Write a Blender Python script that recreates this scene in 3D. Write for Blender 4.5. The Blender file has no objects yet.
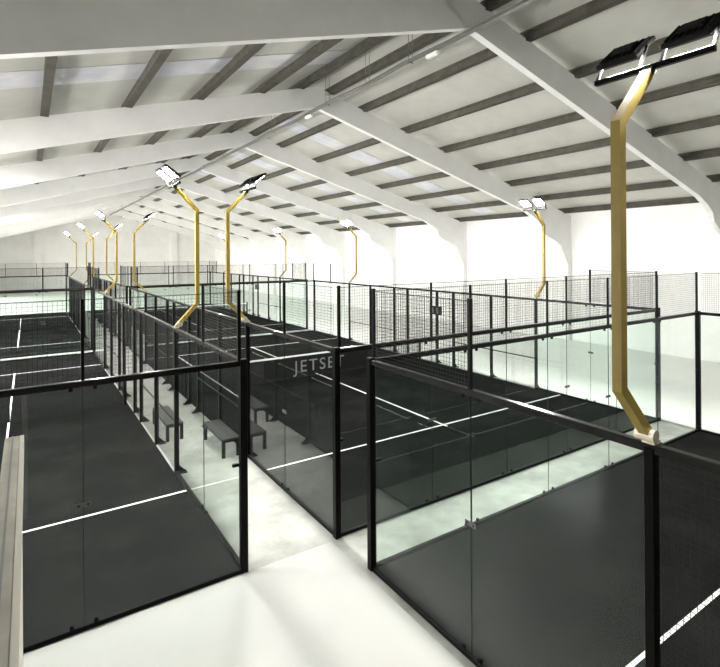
import bpy, math, random
from mathutils import Vector, Matrix
random.seed(7)
sc = bpy.context.scene
col = sc.collection
PI = math.pi

# ---------------------------------------------------------------- camera
F_PX, CX, CY = 509.96, 373.95, 253.81
YAW, PITCH, ROLL, CAM_H = 0.5957, 0.0014, -0.0064, 4.535
cam_data = bpy.data.cameras.new('camera')
cam = bpy.data.objects.new('camera', cam_data)
col.objects.link(cam)
sc.camera = cam
cy_, sy_ = math.cos(YAW), math.sin(YAW)
r0 = Vector((cy_, -sy_, 0)); d0 = Vector((sy_, cy_, 0)); u0 = Vector((0, 0, 1))
cp, sp = math.cos(PITCH), math.sin(PITCH)
d1 = d0 * cp + u0 * sp; u1 = u0 * cp - d0 * sp
cr, sr = math.cos(ROLL), math.sin(ROLL)
r2 = r0 * cr + u1 * sr; u2 = u1 * cr - r0 * sr
cam.matrix_world = Matrix(((r2.x, u2.x, -d1.x, 0), (r2.y, u2.y, -d1.y, 0), (r2.z, u2.z, -d1.z, CAM_H), (0, 0, 0, 1)))
cam_data.sensor_fit = 'HORIZONTAL'
cam_data.sensor_width = 36
cam_data.lens = F_PX / 720 * 36
cam_data.shift_x = (360 - CX) / 720
cam_data.shift_y = (CY - 333.5) / 720
cam_data.clip_start = 0.05
cam_data.clip_end = 300

# ---------------------------------------------------------------- world, exposure
w = bpy.data.worlds.new('world'); sc.world = w
w.use_nodes = True
w.node_tree.nodes['Background'].inputs[0].default_value = (0.75, 0.85, 1, 1)
w.node_tree.nodes['Background'].inputs[1].default_value = 0.5
sc.view_settings.view_transform = 'Standard'
sc.view_settings.look = 'None'
sc.view_settings.exposure = 0.74
sc.view_settings.gamma = 1
sc.view_settings.use_curve_mapping = False
sc.cycles.transparent_max_bounces = 64
sc.cycles.max_bounces = 10
sc.cycles.diffuse_bounces = 6
sc.cycles.glossy_bounces = 4
def fill_light(name, loc, rot, sx, sy, power, color):
    L = bpy.data.lights.new(name, 'AREA'); L.shape = 'RECTANGLE'; L.size = sx; L.size_y = sy; L.energy = power; L.color = color; L.spread = math.radians(115)
    o = bpy.data.objects.new(name, L); col.objects.link(o); o.location = loc; o.rotation_euler = rot; return o
# added fill lights by the left wall, out of frame, brightening right wall and gable
fill_light('window_daylight', (-6.1, 57, 2.6), (0, -PI / 2, 0), 2.4, 26, 2300, (1.0, 0.97, 0.90))
fill_light('window_daylight', (-6.1, 26, 2.6), (0, -PI / 2, 0), 2.4, 34, 2350, (1.0, 0.98, 0.94))
LAMP = 690.0          # radiance of every floodlight face

# ---------------------------------------------------------------- materials
def mat(name, base, rough=0.5, metal=0.0, noise=None, bump=None, spec=0.5, emis=None, coat=0):
    m = bpy.data.materials.new(name); m.use_nodes = True
    nt = m.node_tree; b = nt.nodes['Principled BSDF']
    b.inputs['Base Color'].default_value = (*base, 1)
    b.inputs['Roughness'].default_value = rough
    b.inputs['Metallic'].default_value = metal
    b.inputs['Specular IOR Level'].default_value = spec
    b.inputs['Coat Weight'].default_value = coat
    if emis:
        b.inputs['Emission Color'].default_value = (*emis[0], 1)
        b.inputs['Emission Strength'].default_value = emis[1]
    if noise:
        col2, scale, lo, hi, detail = noise
        tc = nt.nodes.new('ShaderNodeTexCoord'); n = nt.nodes.new('ShaderNodeTexNoise')
        n.inputs['Scale'].default_value = scale; n.inputs['Detail'].default_value = detail
        n.inputs['Roughness'].default_value = 0.62
        r = nt.nodes.new('ShaderNodeMapRange'); r.inputs[1].default_value = lo; r.inputs[2].default_value = hi
        mx = nt.nodes.new('ShaderNodeMix'); mx.data_type = 'RGBA'
        mx.inputs[6].default_value = (*base, 1); mx.inputs[7].default_value = (*col2, 1)
        nt.links.new(tc.outputs['Object'], n.inputs['Vector'])
        nt.links.new(n.outputs['Fac'], r.inputs[0]); nt.links.new(r.outputs[0], mx.inputs[0])
        nt.links.new(mx.outputs[2], b.inputs['Base Color'])
    if bump:
        scale, strength = bump
        tc = nt.nodes.new('ShaderNodeTexCoord'); n = nt.nodes.new('ShaderNodeTexNoise')
        n.inputs['Scale'].default_value = scale; n.inputs['Detail'].default_value = 5
        bp = nt.nodes.new('ShaderNodeBump'); bp.inputs['Strength'].default_value = strength
        bp.inputs['Distance'].default_value = 0.02
        nt.links.new(tc.outputs['Object'], n.inputs['Vector'])
        nt.links.new(n.outputs['Fac'], bp.inputs['Height']); nt.links.new(bp.outputs[0], b.inputs['Normal'])
    return m

def glass_mat(name, tint):
    m = bpy.data.materials.new(name); m.use_nodes = True
    nt = m.node_tree; nt.nodes.clear()
    out = nt.nodes.new('ShaderNodeOutputMaterial'); mix = nt.nodes.new('ShaderNodeMixShader')
    tr = nt.nodes.new('ShaderNodeBsdfTransparent'); gl = nt.nodes.new('ShaderNodeBsdfGlossy')
    tr.inputs[0].default_value = (*tint, 1); gl.inputs['Roughness'].default_value = 0.0
    gl.inputs[0].default_value = (0.95, 1, 0.98, 1)
    fr = nt.nodes.new('ShaderNodeFresnel'); geo = nt.nodes.new('ShaderNodeNewGeometry')
    mr = nt.nodes.new('ShaderNodeMapRange')
    mr.inputs[3].default_value = 1.28; mr.inputs[4].default_value = 1 / 1.28   # the same reflectance on the way in and out
    nt.links.new(geo.outputs['Backfacing'], mr.inputs[0]); nt.links.new(mr.outputs[0], fr.inputs['IOR'])
    nt.links.new(fr.outputs[0], mix.inputs[0]); nt.links.new(tr.outputs[0], mix.inputs[1]); nt.links.new(gl.outputs[0], mix.inputs[2])
    nt.links.new(mix.outputs[0], out.inputs[0])
    return m

M = {}
M['white'] = mat('white_paint', (0.93, 0.93, 0.92), 0.7, noise=((0.86, 0.86, 0.845), 0.6, 0.4, 0.7, 3))
M['beam'] = mat('beam_paint', (0.84, 0.84, 0.835), 0.65, noise=((0.78, 0.78, 0.775), 1.5, 0.4, 0.75, 5), bump=(20, 0.1))
M['roof'] = mat('roof_sheet', (0.54, 0.54, 0.50), 0.55, noise=((0.47, 0.47, 0.43), 0.8, 0.4, 0.7, 4))
M['purlin'] = mat('purlin', (0.08, 0.075, 0.06), 0.8, noise=((0.04, 0.037, 0.029), 3, 0.35, 0.7, 6), bump=(15, 0.3))
M['skylight'] = mat('skylight_sheet', (0.54, 0.56, 0.63), 0.3, noise=((0.70, 0.70, 0.72), 1.2, 0.4, 0.65, 3))
M['epoxy'] = mat('white_floor', (0.475, 0.477, 0.468), 0.2, noise=((0.445, 0.447, 0.438), 0.7, 0.4, 0.7, 4), spec=0.35)
M['concrete'] = mat('concrete_floor', (0.40, 0.40, 0.38), 0.4, noise=((0.22, 0.222, 0.205), 1.1, 0.38, 0.66, 9), spec=0.4)
M['pale_floor'] = mat('pale_floor', (0.88, 0.885, 0.87), 0.25, noise=((0.82, 0.83, 0.81), 0.8, 0.35, 0.72, 6), spec=0.4)
M['turf'] = mat('black_turf', (0.0095, 0.0098, 0.0098), 0.95, noise=((0.0175, 0.0175, 0.017), 0.9, 0.45, 0.72, 9), spec=0.0)
M['line'] = mat('line_white', (0.85, 0.85, 0.84), 0.8)
M['black'] = mat('black_steel', (0.004, 0.004, 0.004), 0.35, spec=0.06)
M['rail'] = mat('rail_steel', (0.005, 0.005, 0.005), 0.2, spec=0.25)
M['matte'] = mat('black_matte', (0.006, 0.006, 0.006), 0.7, spec=0.2)
M['wire'] = mat('black_wire', (0.005, 0.005, 0.005), 0.5, spec=0.2)
M['gold'] = mat('gold_paint', (0.255, 0.18, 0.022), 0.5, metal=0.0, noise=((0.215, 0.15, 0.017), 6, 0.4, 0.7, 4))
M['cream'] = mat('cream_metal', (0.75, 0.70, 0.58), 0.25, metal=0.6)
M['lens'] = mat('lamp_face', (0.9, 0.9, 0.9), 0.4, emis=((1.0, 0.965, 0.905), LAMP))
M['grey_text'] = mat('grey_print', (0.20, 0.20, 0.20), 0.8)
M['wood'] = mat('timber', (0.58, 0.56, 0.48), 0.6, noise=((0.40, 0.38, 0.32), 3, 0.4, 0.65, 6))
M['edge'] = mat('cream_edge', (0.80, 0.78, 0.68), 0.6)
M['bench'] = mat('bench_black', (0.012, 0.012, 0.012), 0.5, noise=((0.035, 0.034, 0.033), 9, 0.5, 0.75, 6))
M['pipe'] = mat('grey_pipe', (0.16, 0.16, 0.155), 0.5, metal=0.3)
M['fitting'] = mat('white_plastic', (0.85, 0.85, 0.83), 0.4)
M['plate'] = mat('clear_plate', (0.06, 0.062, 0.062), 0.3)
M['screen'] = mat('dark_screen', (0.02, 0.02, 0.02), 0.15)
M['digit'] = mat('digit_grey', (0.35, 0.35, 0.33), 0.6)
M['joint'] = mat('joint_grey', (0.30, 0.31, 0.30), 0.7)
G = glass_mat('court_glass', (0.958, 0.982, 0.973))

# ---------------------------------------------------------------- mesh helpers
class MB:
    def __init__(self): self.v = []; self.f = []
    def box(self, x0, x1, y0, y1, z0, z1):
        n = len(self.v)
        self.v += [(x0, y0, z0), (x1, y0, z0), (x1, y1, z0), (x0, y1, z0), (x0, y0, z1), (x1, y0, z1), (x1, y1, z1), (x0, y1, z1)]
        self.f += [tuple(n + i for i in q) for q in ((3, 2, 1, 0), (4, 5, 6, 7), (0, 1, 5, 4), (1, 2, 6, 5), (2, 3, 7, 6), (3, 0, 4, 7))]
        return self
    def cbox(self, x0, x1, y0, y1, z0, z1, b=0.006):
        """box with chamfered vertical and horizontal edges"""
        b = min(b, (x1 - x0) * .3, (y1 - y0) * .3, (z1 - z0) * .3)
        ring = lambda e, z: [(x0 + b + e * 0, y0 + e, z), (x1 - b, y0 + e, z), (x1 - e, y0 + b, z), (x1 - e, y1 - b, z),
                             (x1 - b, y1 - e, z), (x0 + b, y1 - e, z), (x0 + e, y1 - b, z), (x0 + e, y0 + b, z)]
        n = len(self.v)
        self.v += ring(b, z0) + ring(0, z0 + b) + ring(0, z1 - b) + ring(b, z1)
        for k in range(3):
            for i in range(8):
                j = (i + 1) % 8
                self.f.append((n + k * 8 + i, n + k * 8 + j, n + k * 8 + 8 + j, n + k * 8 + 8 + i))
        self.f.append(tuple(n + i for i in range(7, -1, -1))); self.f.append(tuple(n + 24 + i for i in range(8)))
        return self
    def prism(self, pts, axis, a0, a1):
        """outline pts (2-D) pushed along an axis; axis 'x' pts=(y,z), 'y' pts=(x,z), 'z' pts=(x,y)"""
        n = len(self.v); k = len(pts)
        for a in (a0, a1):
            for p, q in pts:
                self.v.append({'x': (a, p, q), 'y': (p, a, q), 'z': (p, q, a)}[axis])
        self.f.append(tuple(n + i for i in range(k))); self.f.append(tuple(n + k + i for i in range(k - 1, -1, -1)))
        for i in range(k):
            j = (i + 1) % k
            self.f.append((n + i, n + k + i, n + k + j, n + j))
        return self
    def bar(self, p, q, wd, ht, up=(0, 0, 1)):
        p = Vector(p); q = Vector(q); d = (q - p).normalized(); up = Vector(up)
        s = d.cross(up)
        if s.length < 1e-4: s = d.cross(Vector((1, 0, 0)))
        s.normalize(); t = s.cross(d)
        n = len(self.v)
        for c in (p, q):
            for a, b in ((-1, -1), (1, -1), (1, 1), (-1, 1)):
                self.v.append(tuple(c + s * (a * wd / 2) + t * (b * ht / 2)))
        self.f += [tuple(n + i for i in f) for f in ((3, 2, 1, 0), (4, 5, 6, 7), (0, 1, 5, 4), (1, 2, 6, 5), (2, 3, 7, 6), (3, 0, 4, 7))]
        return self
    def tube(self, p, q, r, seg=10):
        p = Vector(p); q = Vector(q); d = (q - p).normalized()
        s = d.cross(Vector((0, 0, 1)))
        if s.length < 1e-4: s = Vector((1, 0, 0))
        s.normalize(); t = s.cross(d); n = len(self.v)
        for c in (p, q):
            for i in range(seg):
                a = 2 * PI * i / seg
                self.v.append(tuple(c + s * math.cos(a) * r + t * math.sin(a) * r))
        for i in range(seg):
            j = (i + 1) % seg; self.f.append((n + i, n + j, n + seg + j, n + seg + i))
        self.f.append(tuple(n + i for i in range(seg - 1, -1, -1))); self.f.append(tuple(n + seg + i for i in range(seg)))
        return self
    def xform(self, mx):
        self.v = [tuple(mx @ Vector(p)) for p in self.v]; return self
    def mesh(self, name, m):
        me = bpy.data.meshes.new(name); me.from_pydata(self.v, [], self.f); me.validate()
        import bmesh
        bm = bmesh.new(); bm.from_mesh(me); bmesh.ops.recalc_face_normals(bm, faces=bm.faces); bm.to_mesh(me); bm.free()
        me.materials.append(m); return me
    def build(self, name, m, parent=None):
        o = bpy.data.objects.new(name, self.mesh(name, m)); col.objects.link(o)
        if parent: o.parent = parent
        return o

def tag(o, label=None, cat=None, group=None, kind='thing'):
    if label: o['label'] = label
    if cat: o['category'] = cat
    if group: o['group'] = group
    o['kind'] = kind
    return o
def thing(name, label, cat, loc=(0, 0, 0), rz=0, group=None):
    o = bpy.data.objects.new(name, None); col.objects.link(o)
    o.empty_display_size = 0.2
    o.location = loc; o.rotation_euler = (0, 0, rz)
    return tag(o, label, cat, group)
def struct(name, mb, m, label, cat, group=None):
    return tag(mb.build(name, m), label, cat, group, 'structure')
def put(name, me, parent, loc=(0, 0, 0)):
    o = bpy.data.objects.new(name, me); col.objects.link(o); o.parent = parent; o.location = loc; return o
def copy_tree(root, loc, rz, label, group=None):
    r = root.copy(); col.objects.link(r); r.location = loc; r.rotation_euler = (0, 0, rz); r['label'] = label
    if group: r['group'] = group
    def kids(a, b):
        for ch in list(a.children):
            c = ch.copy(); col.objects.link(c); c.parent = b; kids(ch, c)
    kids(root, r)
    return r

# ---------------------------------------------------------------- hall
XL, XR, XM = -6.3, 23.4, 8.55           # walls and ridge
Y0, Y1 = -14.4, 77.4
BAY = 7.65
top = lambda x: 10.55 - 0.275 * abs(x - XM)      # top of the rafters
roofz = lambda x: top(x) + 0.23
struct('floor', MB().box(XL, XR, Y0, Y1, -0.2, 0.0), M['concrete'], 'grey mottled concrete floor between the courts', 'floor')
struct('floor', MB().box(XL, 3.94, Y0, 7.07, 0.0, 0.006), M['epoxy'], 'glossy white floor in front of the court ends', 'floor')
struct('floor', MB().box(14.2, XR, Y0, Y1, 0.0, 0.006), M['pale_floor'], 'pale floor between the courts and the column wall', 'floor')
struct('floor', MB().box(XL, 14.2, 48.25, Y1, 0.0, 0.006), M['pale_floor'], 'pale floor beyond the last row of courts', 'floor')
for k, (xx) in enumerate((17.4, 18.2)):
    struct('trim_%d' % (k + 1), MB().box(xx, xx + 0.03, 12.5, 25.0, 0.0065, 0.009), M['joint'],
           ('thin dark floor joint nearer the courts' if k == 0 else 'thin dark floor joint nearer the column wall'), 'floor joint')
struct('wall_right', MB().box(XR, XR + 0.25, Y0, Y1, 0, roofz(XR)), M['white'], 'white side wall behind the arched columns', 'wall')
struct('wall_left', MB().box(XL - 0.25, XL, Y0, Y1, 0, roofz(XL)), M['white'], 'white side wall beside the narrow court', 'wall')
gable = [(XL, 0), (XR, 0), (XR, roofz(XR)), (XM, roofz(XM)), (XL, roofz(XL))]
struct('wall_far', MB().prism(gable, 'y', Y1, Y1 + 0.25), M['white'], 'white gable wall at the far end of the hall', 'wall')
struct('wall_back', MB().prism(gable, 'y', Y0 - 0.25, Y0), M['white'], 'white gable wall behind the viewer', 'wall')
for x in (0.6, 17.0):
    struct('pillar', MB().box(x, x + 0.85, Y1 - 0.3, Y1, 0, top(x) - .2), M['white'],
           'flat white pillar on the far gable wall, ' + ('left of the ridge' if x < 5 else 'right of the ridge'), 'pillar')
# roof sheets
def slope(name, side, label):
    xe = XR if side > 0 else XL
    pts = [(XM, roofz(XM)), (xe, roofz(xe)), (xe, roofz(xe) + 0.1), (XM, roofz(XM) + 0.1)]
    struct(name, MB().prism(pts, 'y', Y0, Y1), M['roof'], label, 'ceiling')
slope('ceiling', 1, 'grey white roof sheets on the right slope')
slope('ceiling', -1, 'grey white roof sheets on the left slope')
# translucent roof strips, one down each slope in every bay
n = 0
for k in range(-1, 9):
    ys = 8.55 + BAY * k + 4.3
    for side in ((1, -1) if k > 0 else (-1,)):
        xa, xb = (XM + 0.7 * side, XM + 14.0 * side) if side > 0 else (XM - 0.7, XM - 14.0)
        pts = [(xa, roofz(xa) - 0.004), (xb, roofz(xb) - 0.004), (xb, roofz(xb) - 0.02), (xa, roofz(xa) - 0.02)]
        n += 1
        struct('window_%d' % n, MB().prism(pts, 'y', ys, ys + 1.25), M['skylight'],
               'bluish translucent roof strip, %s slope, bay %s from the viewer' % ('right' if side > 0 else 'left',
               ('behind', 'first', 'second', 'third', 'fourth', 'fifth', 'sixth', 'seventh', 'eighth', 'ninth')[k + 1]),
               'skylight', 'translucent roof strips')
# portal frames: rafters with a haunch and a column on each side
def frame_outline():
    under = lambda x: 9.8 - 0.285 * (x - XM)
    R = [(XM, 9.8), (19.9, under(19.9)), (20.55, 6.26), (20.9, 6.02), (21.05, 5.68), (21.35, 5.45), (22.2, 5.12), (22.5, 4.95), (22.75, 4.5), (22.95, 4.2), (23.1, 3.95)]
    R += [(23.1, 0.0), (XR, 0.0), (XR, top(XR))]
    L = [(2 * XM - x, z) for x, z in R]
    return R + [(XM, top(XM))] + L[::-1][:-1]
fo = frame_outline()
names = ['behind the viewer', 'nearest, crossing the top of the view', 'second from the viewer', 'third from the viewer', 'fourth from the viewer',
         'fifth from the viewer', 'sixth from the viewer', 'seventh from the viewer', 'eighth from the viewer', 'last before the gable']
for k in range(-1, 9):
    y = 8.55 + BAY * k
    mb = MB()
    nR = 14
    # split the concave outline into convex strips so the faces triangulate cleanly
    half = fo[:nR]
    for mir in (1, -1):
        P = [((x if mir > 0 else 2 * XM - x), z) for x, z in half]
        mb.prism([P[0], P[1], (P[1][0], top(P[1][0])), (XM, top(XM))], 'y', y, y + 0.2)
        for i in range(1, 10):
            a, b = P[i], P[i + 1]
            mb.prism([a, b, (b[0], top(b[0])), (a[0], top(a[0]))], 'y', y, y + 0.2)
        xr = XR if mir > 0 else XL
        c = P[10]
        mb.prism([(c[0], 0), (xr, 0), (xr, top(xr)), (c[0], top(c[0]))], 'y', y, y + 0.2)
    struct('roof_beam', mb, M['beam'], 'white arched roof frame with haunched columns, ' + names[k + 1], 'roof beam', 'portal frames')
# purlins
offs = [0.6, 2.05, 4.08, 6.12, 8.17, 10.25, 12.35, 14.3]
ordn = ['at the ridge', 'second from the ridge', 'third from the ridge', 'fourth from the ridge', 'fifth from the ridge', 'sixth from the ridge', 'seventh from the ridge', 'lowest at the eave']
for side in (1, -1):
    for i, d in enumerate(offs):
        x = XM + side * d; z = top(x)
        sec = [(-.09, .0), (.09, .0), (.09, .06), (.045, .085), (.045, .19), (.085, .215), (.085, .26), (-.085, .26), (-.085, .215), (-.045, .19), (-.045, .085), (-.09, .06)]
        mb = MB()
        for pc in ([sec[0], sec[1], sec[2], sec[11]], [sec[11], sec[2], sec[3], sec[10]], [sec[10], sec[3], sec[4], sec[9]], [sec[9], sec[4], sec[5], sec[8]], [sec[8], sec[5], sec[6], sec[7]]):
            mb.prism([(x + a, z + b - 0.03) for a, b in pc], 'y', Y0, Y1)
        struct('roof_beam', mb, M['purlin'], 'dark grey purlin under the %s roof slope, %s' % ('right' if side > 0 else 'left', ordn[i]), 'purlin', 'purlins')

# ---------------------------------------------------------------- court surfaces
def court(x0, wd, y0, label, cuts=None):
    t = thing('court_turf', label, 'court surface', (x0, y0, 0))
    MB().box(.036, wd - .036, .036, 19.964, 0.004, 0.014).build('turf', M['turf'], t)
    z0, z1 = 0.014, 0.017
    MB().box(.04, wd - .04, 3.03, 3.08, z0, z1).build('service_line', M['line'], t)
    MB().box(.04, wd - .04, 16.92, 16.97, z0, z1).build('service_line', M['line'], t)
    MB().box(wd / 2 - .025, wd / 2 + .025, 2.9, 17.1, z0 + .0006, z1 + .0006).build('center_line', M['line'], t)
    return t
XA, XB = 2.54, 4.08
YB, YC = 7.12, 6.12
court(XA - 6, 6, YB, 'black turf of the narrow court at the left of the corridor')
court(XA - 6, 6, YB + 21, 'black turf of the narrow court behind the left one')
court(XB, 10, YB, 'black turf of the middle court right of the benches')
court(XB, 10, YB + 21, 'black turf of the wide court in the far row')
court(XB, 10, YC - 20, 'black turf of the nearest court at lower right')

# ---------------------------------------------------------------- court enclosures
def wire_grid(wd, ht, cell=0.05, r=0.0016):
    mb = MB()
    nx = max(1, round(wd / cell)); nz = max(1, round(ht / cell))
    for i in range(nx + 1):
        x = wd * i / nx
        mb.bar((x, 0, 0), (x, 0, ht), 2 * r, 2 * r)
    for j in range(nz + 1):
        z = ht * j / nz
        mb.bar((0, .004, z), (wd, .004, z), 2 * r, 2 * r)
    return mb
ME = {}
ME['mesh23'] = wire_grid(1.93, 2.92).mesh('mesh_panel', M['wire'])
ME['mesh13'] = wire_grid(0.93, 2.92).mesh('mesh_panel', M['wire'])
ME['mesh21'] = wire_grid(1.88, 0.98).mesh('mesh_panel', M['wire'])
ME['glass'] = MB().box(0.004, 1.996, -.006, .006, .05, 2.965).mesh('glass_panel', G)
ME['glass_a'] = MB().box(0.056, 1.996, -.006, .006, .05, 2.965).mesh('glass_panel', G)
ME['glass_b'] = MB().box(0.004, 1.944, -.006, .006, .05, 2.965).mesh('glass_panel', G)
ME['post'] = MB().cbox(-.04, .04, -.045, .045, 0, 3.0).mesh('post', M['black'])
ME['corner'] = MB().cbox(-.05, .05, -.05, .05, 0, 3.05).mesh('corner_post', M['black'])
ME['ext'] = MB().cbox(-.018, .018, -.018, .018, 3.0, 4.0, .003).mesh('extension_post', M['black'])
ME['extthick'] = MB().cbox(-.023, .023, -.023, .023, 3.0, 4.02, .003).mesh('extension_post', M['black'])
fb = MB().box(-.09, .09, -.20, -.045, .006, .018)
fb.prism([(-.045, .018), (-.045, .17), (-.19, .018)], 'x', -.006, .006); fb.tube((.05, -.14, .018), (.05, -.14, .04), .012, 8)
ME['foot'] = fb.mesh('base_plate', M['black'])
ME['clamp'] = MB().cbox(-.022, .022, -.016, .016, 0, .05, .003).mesh('glass_clamp', M['black'])
sp_ = MB().cbox(-.085, .085, -.014, -.0065, -.028, .028, .004)
ME['splate'] = sp_.mesh('joint_plate', M['plate'])
ME['screw'] = MB().tube((0, -.019, 0), (0, .016, 0), .013, 8).mesh('screw', M['matte'])
M['seal'] = mat('seal_green', (0.012, 0.02, 0.017), 0.8, spec=0.0)
ME['seal'] = MB().box(-.0025, .0025, -.0065, .0065, .05, 2.965).mesh('joint_seal', M['seal'])
ME['sideclamp'] = MB().cbox(-.07, .02, -.02, .02, -.02, .02, .003).mesh('side_clamp', M['black'])

def end_screen(wd, label, loc, rz):
    t = thing('glass_end_wall', label, 'glass wall', loc, rz, 'glass end walls of the courts')
    np_ = wd // 2
    for x in (0, wd): put('corner_post', ME['corner'], t, (x, 0, 0))
    MB().cbox(.05, wd - .05, -.04, .04, 2.955, 3.03).build('top_rail', M['rail'], t)
    MB().cbox(.05, wd - .05, -.03, .03, .0, .06).build('base_rail', M['black'], t)
    for i in range(np_):
        put('glass_panel', ME['glass'], t, (2 * i, 0, 0))
        put('mesh_panel', ME['mesh21'], t, (2 * i + .06, 0, 3.02))
    for i in range(np_ + 1):
        thick = i in (0, np_)
        off = (0.055 if i == 0 else -0.055) if thick else 0
        put('extension_post', ME['extthick' if thick else 'ext'], t, (2 * i + off * (1 if thick else 0), 0.0, .02))
    MB().bar((0, 0, 4.01), (wd, 0, 4.01), .008, .008).build('top_wire', M['wire'], t)
    for i in range(1, np_):
        for s in (-.13, .13): put('glass_clamp', ME['clamp'], t, (2 * i + s, 0, .055))
        for s in (-.13, .13): put('glass_clamp', ME['clamp'], t, (2 * i + s, 0, 2.91))
        p = put('joint_plate', ME['splate'], t, (2 * i, 0, 1.52))
        for q in (-.05, .05): put('screw', ME['screw'], p, (q, 0, 0))
        put('joint_seal', ME['seal'], t, (2 * i, 0, 0))
    for x, s in ((0.05, 1), (wd - .05, -1)):
        put('side_clamp', ME['sideclamp'], t, (x + .04 * s, 0, 1.55))
    return t

def side_fence_proto(label, loc, rz):
    """local +X along the fence for 20 m, local -Y is outside the court"""
    t = thing('side_fence', label, 'fence', loc, rz, 'mesh and glass side fences of the courts')
    for x in (4, 6, 8, 9, 11, 12, 14, 16):
        p = put('post', ME['post'], t, (x, 0, 0)); put('base_plate', ME['foot'], p)
    for x in (0, 2, 16 + .0, 18):
        put('glass_panel', ME[{0: 'glass_a', 18: 'glass_b'}.get(x, 'glass')], t, (x, 0, 0))
    for x, k in ((4, '2'), (6, '2'), (8, '1'), (9, '2'), (11, '1'), (12, '2'), (14, '2')):
        put('mesh_panel', ME['mesh%s3' % k], t, (x + .035, 0, .04))
    MB().cbox(.06, 19.94, -.035, .035, 2.955, 3.03).build('top_rail', M['rail'], t)
    for a, b in ((.06, 4), (16, 19.94)):
        MB().cbox(a, b, -.03, .03, 0, .06).build('base_rail', M['black'], t)
    for a, b in ((4.04, 8), (12, 15.96)):
        MB().cbox(a, b, -.05, -.02, .985, 1.015, .004).build('middle_rail', M['black'], t)
    for x in (0.08, 18.04): put('mesh_panel', ME['mesh21'], t, (x, 0, 3.02))
    for x in (2, 18): put('extension_post', ME['extthick'], t, (x, 0, .02))
    for a, b in ((.1, 2), (18, 19.9)):
        MB().bar((a, 0, 4.01), (b, 0, 4.01), .008, .008).build('top_wire', M['wire'], t)
    for x in (2, 18):
        for s in (-.13, .13):
            put('glass_clamp', ME['clamp'], t, (x + s, 0, .055)); put('glass_clamp', ME['clamp'], t, (x + s, 0, 2.91))
        p = put('joint_plate', ME['splate'], t, (x, 0, 1.52)); put('joint_seal', ME['seal'], t, (x, 0, 0))
        for q in (-.05, .05): put('screw', ME['screw'], p, (q, 0, 0))
    return t
XBR = XB + 10
sf = side_fence_proto('left fence of the middle court beside the bench corridor', (XB, YB + 20, 0), -PI / 2)
def fence(label, loc, rz): return copy_tree(sf, loc, rz, label)
fence('right fence of the middle court facing the arched columns, carrying a scoreboard', (XBR, YB, 0), PI / 2)
fence('right fence of the narrow left court beside the bench corridor', (XA, YB, 0), PI / 2)
fence('right fence of the narrow court in the far row', (XA, YB + 21, 0), PI / 2)
fence('left fence of the wide court in the far row', (XB, YB + 41, 0), -PI / 2)
fence('right fence of the wide court in the far row', (XBR, YB + 21, 0), PI / 2)
fence('left fence of the nearest court, bearing the large gold light pole', (XB, YC, 0), -PI / 2)
fence('right fence of the nearest court by the column wall', (XBR, YC - 20, 0), PI / 2)
end_screen(6, 'near glass end of the narrow left court on the white floor', (XA - 6, YB, 0), 0)
end_screen(6, 'far glass end of the narrow left court', (XA, YB + 20, 0), PI)
end_screen(6, 'near glass end of the narrow court in the far row', (XA - 6, YB + 21, 0), 0)
end_screen(6, 'farthest glass end behind the narrow courts', (XA, YB + 41, 0), PI)
end_screen(10, 'near glass end of the middle court across the pale strip', (XB, YB, 0), 0)
end_screen(10, 'far glass end of the middle court', (XBR, YB + 20, 0), PI)
end_screen(10, 'near glass end of the wide court in the far row', (XB, YB + 21, 0), 0)
end_screen(10, 'farthest glass end behind the wide courts', (XBR, YB + 41, 0), PI)
end_screen(10, 'glass end of the nearest court on the near side of the pale strip', (XBR, YC, 0), PI)

# ---------------------------------------------------------------- nets
def net(x0, wd, y, label, tape, word=None):
    t = thing('padel_net', label, 'net', (x0, y, 0))
    g = wire_grid(wd - .3, .78, .045, .003); g.xform(Matrix.Translation((.15, 0, .04))).build('net_mesh', M['wire'], t)
    MB().cbox(.12, wd - .12, -.012, .012, .80, .86).build('tape', tape, t)
    for x in (.12, wd - .12):
        MB().cbox(x - .04, x + .04, -.04, .04, .014, .93).build('net_post', M['black'], t)
    MB().box(wd / 2 - .025, wd / 2 + .025, -.014, .014, .018, .80).build('center_strap', M['matte'], t)
    if word:
        MB().box(wd * .28, wd * .72, -.012, -.008, .10, .78).build('banner', M['matte'], t)
        cu = bpy.data.curves.new('lettering', 'FONT'); cu.body = word; cu.size = .62; cu.extrude = .002; cu.align_x = 'CENTER'
        cu.space_character = 1.2
        ob = bpy.data.objects.new('tmp', cu); col.objects.link(ob); bpy.context.view_layer.update()
        me = bpy.data.meshes.new_from_object(ob.evaluated_get(bpy.context.evaluated_depsgraph_get()))
        bpy.data.objects.remove(ob)
        me.materials.clear(); me.materials.append(M['grey_text'])
        o = put('lettering', me, t, (wd / 2 + .02, -.016, .22)); o.rotation_euler = (PI / 2, 0, 0)
    return t
net(XB, 10, YB + 10, 'net of the middle court with white tape and grey lettering', M['line'], 'JETSET')
net(XA - 6, 6, YB + 10, 'dark net across the narrow left court', M['matte'])
net(XB, 10, YB + 31, 'net of the wide court in the far row', M['line'])
net(XA - 6, 6, YB + 31, 'net of the narrow court in the far row', M['matte'])

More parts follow.
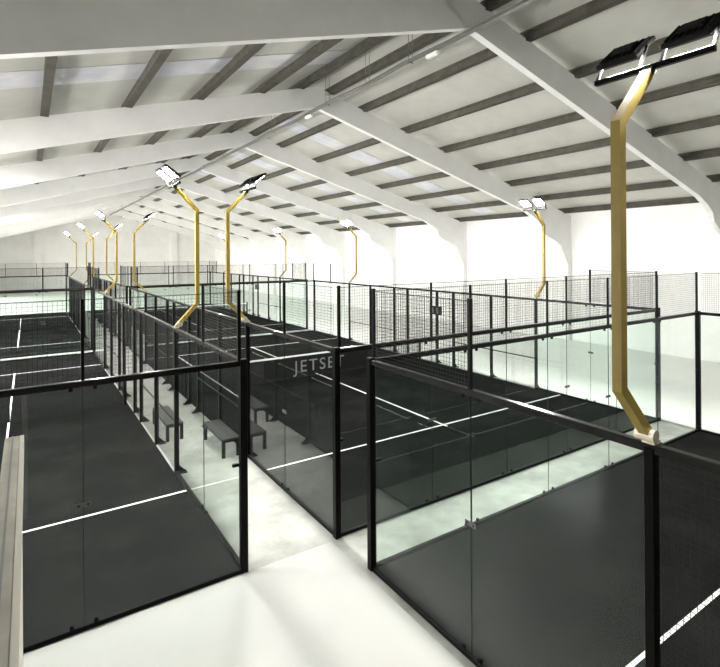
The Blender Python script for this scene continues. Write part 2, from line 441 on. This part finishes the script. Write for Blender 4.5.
# ---------------------------------------------------------------- gold light poles
def pole_proto(label, loc, rz):
    """stands on a fence post at z=3; local -X leans outside the court, lamps shine to local +X; cross bar along local Y"""
    t = thing('light_pole', label, 'light pole', loc, rz, 'gold floodlight poles')
    path = [(0, 3.05), (-.44, 3.52), (-.44, 5.50), (-.02, 5.95)]
    hw = .038
    mb = MB()
    # one square tube bent at two knees: mitred rings
    P = [Vector((x, 0, z)) for x, z in path]
    rings = []
    for i, p in enumerate(P):
        if i == 0: d = (P[1] - P[0]).normalized()
        elif i == len(P) - 1: d = (P[-1] - P[-2]).normalized()
        else: d = ((P[i] - P[i - 1]).normalized() + (P[i + 1] - P[i]).normalized()).normalized()
        seg = (P[min(i + 1, len(P) - 1)] - P[min(i, len(P) - 2)]).normalized()
        nrm = Vector((-d.z, 0, d.x)); k = hw / max(.3, abs(nrm.dot(Vector((-seg.z, 0, seg.x)))))
        rings.append([p + nrm * k * a + Vector((0, hw * b, 0)) for a, b in ((-1, -1), (1, -1), (1, 1), (-1, 1))])
    for r in rings: mb.v += [tuple(q) for q in r]
    for i in range(len(rings) - 1):
        for a in range(4):
            b = (a + 1) % 4; mb.f.append((i * 4 + a, i * 4 + b, i * 4 + 4 + b, i * 4 + 4 + a))
    e = 4 * (len(rings) - 1); mb.f += [(3, 2, 1, 0), (e, e + 1, e + 2, e + 3)]
    mb.build('pole', M['gold'], t)
    MB().tube((-.07, -.075, 3.11), (-.07, .075, 3.11), .05, 16).box(-.05, .05, -.05, .05, 3.032, 3.06).build('base_bracket', M['cream'], t)
    MB().bar((-.06, 0, 5.90), (.03, 0, 6.0), .07, .07).build('pole_cap', M['matte'], t)
    MB().cbox(-.005, .045, -.47, .47, 5.985, 6.03).build('cross_bar', M['black'], t)
    tilt = math.radians(-37)
    for s in (-1, 1):
        base = Matrix.Translation((.14, s * .27, 6.24)) @ Matrix.Rotation(tilt, 4, 'Y')
        hd = MB().cbox(-.19, .19, -.18, .18, -.025, .015, .01)
        for k in range(7):
            y = -.15 + k * .05
            hd.box(-.15, .15, y - .004, y + .004, .014, .03)
        hd.box(-.06, .06, -.09, .09, .02, .05)
        fl = hd.xform(base).build('floodlight', M['matte'], t)
        MB().box(-.135, .135, -.145, .145, -.034, -.026).xform(base).build('lamp_face', M['lens'], fl)
        for q in (-.185, .185):
            MB().bar((.02, s * .27 + q, 6.02), (.14, s * .27 + q, 6.24), .012, .03, (0, 1, 0)).build('yoke_arm', M['matte'], fl)
    return t
pp = pole_proto('large gold light pole on the nearest court fence at right', (XB, YC - 4, 0), 0)
def lpole(x, y, left, label):
    return copy_tree(pp, (x, y, 0), 0 if left else PI, label)
lpole(XBR, YC - 4, False, 'gold light pole at the outer side of the nearest court')
for r, y in ((0, YB), (1, YB + 21)):
    row = ('middle court', 'far row wide court')[r]; nar = ('narrow left court', 'far row narrow court')[r]
    for q, yy in ((4, y + 4), (16, y + 16)):
        e = 'near' if q == 4 else 'far'
        lpole(XB, yy, True, 'gold light pole on the corridor side of the %s, %s end' % (row, e))
        lpole(XBR, yy, False, 'gold light pole by the column wall on the %s, %s end' % (row, e))
        lpole(XA, yy, False, 'gold light pole leaning over the corridor from the %s, %s end' % (nar, e))
        lpole(XA - 6, yy, True, 'gold light pole on the outer side of the %s, %s end' % (nar, e))

# ---------------------------------------------------------------- benches in the corridor
def bench(label, x, y, ln, wd=.40):
    t = thing('bench', label, 'bench', (x, y, 0), 0, 'black benches in the corridor')
    MB().cbox(-wd / 2, wd / 2, -ln / 2, ln / 2, .385, .43, .01).build('seat', M['bench'], t)
    MB().box(-wd / 2 + .03, wd / 2 - .03, -ln / 2 + .05, ln / 2 - .05, .33, .385).build('seat_frame', M['matte'], t)
    for sx in (-1, 1):
        for sy in (-1, 1):
            cx, cy = sx * (wd / 2 - .035), sy * (ln / 2 - .05)
            MB().cbox(cx - .035, cx + .035, cy - .035, cy + .035, 0, .386, .005).build('leg', M['matte'], t)
    return t
bench('black bench beside the left court fence, farther along the corridor', 2.96, 13.95, 1.7)
bench('black bench beside the middle court fence, nearer in the corridor', 3.76, 12.05, 1.5)

# ---------------------------------------------------------------- scoreboards
def scoreboard(label, x, y, z):
    t = thing('scoreboard', label, 'scoreboard', (x, y, z))
    MB().cbox(-.03, .03, -.36, .36, -.18, .18).build('casing', M['matte'], t)
    MB().box(-.034, -.0305, -.32, .32, -.14, .14).build('screen', M['screen'], t)
    d = MB()
    for cy in (.16, -.16):
        for z0 in (-.1, 0, .1): d.box(-.037, -.0345, cy - .045, cy + .045, z0 - .008, z0 + .008)
        d.box(-.037, -.0345, cy - .045, cy - .03, -.1, .1).box(-.037, -.0345, cy + .03, cy + .045, -.1, .1)
    d.build('digits', M['digit'], t)
    return t
scoreboard('black scoreboard on the right fence of the middle court', XBR - .08, 16.12, 2.2)
scoreboard('small black scoreboard on the right fence of the far row court', XBR - .08, 36.12, 2.2)

# ---------------------------------------------------------------- ridge cable run and fittings
t = thing('cable_tray', 'grey cable conduit hanging along the roof ridge', 'cable conduit', (XM, 0, 9.74))
mb = MB(); yy = -6
while yy < 70:
    z = lambda y: .03 * math.sin(y * 1.3)
    mb.bar((0, yy, z(yy)), (0, yy + 1.9, z(yy + 1.9)), .12, .07); yy += 1.9
mb.build('conduit', M['pipe'], t)
for y in (1.5, 6.0, 10.8, 12.9, 15.4, 20.1, 26.5, 33, 40, 47, 55, 62):
    h = MB()
    for s in (-.07, .07): h.tube((s, y, -.05), (s, y, .98), .008, 6)
    h.bar((-.09, y, -.04), (.09, y, -.04), .03, .015).bar((-.09, y, .3), (.09, y, .3), .02, .015)
    h.build('hanger', M['pipe'], t)
for y, lb in ((9.95, 'white emergency light on the ridge conduit, nearer one'), (16.9, 'white emergency light on the ridge conduit by the second frame')):
    t = thing('emergency_light', lb, 'emergency light', (XM + .05, y, 9.66))
    MB().cbox(-.06, .06, -.22, .22, -.05, .03, .01).build('casing', M['fitting'], t)
    MB().cbox(-.045, .045, -.2, .2, -.068, -.051, .005).build('diffuser', M['fitting'], t)

# ---------------------------------------------------------------- balcony partition at lower left
t = thing('parapet', 'timber-topped white partition end at the lower left corner', 'partition', (0, 0, 0))
MB().box(-.105, -.035, -4, 3.55, 0.006, 3.43).build('partition_wall', M['edge'], t)
MB().cbox(-.115, -.045, -4, 3.6, 3.43, 3.5, .004).build('timber_cap', M['wood'], t)
MB().box(-.0445, -.025, -4, 3.6, 3.42, 3.5).build('edge_strip', M['edge'], t)
MB().box(-.082, -.074, -4, 3.6, 3.5005, 3.503).build('groove', M['joint'], t)
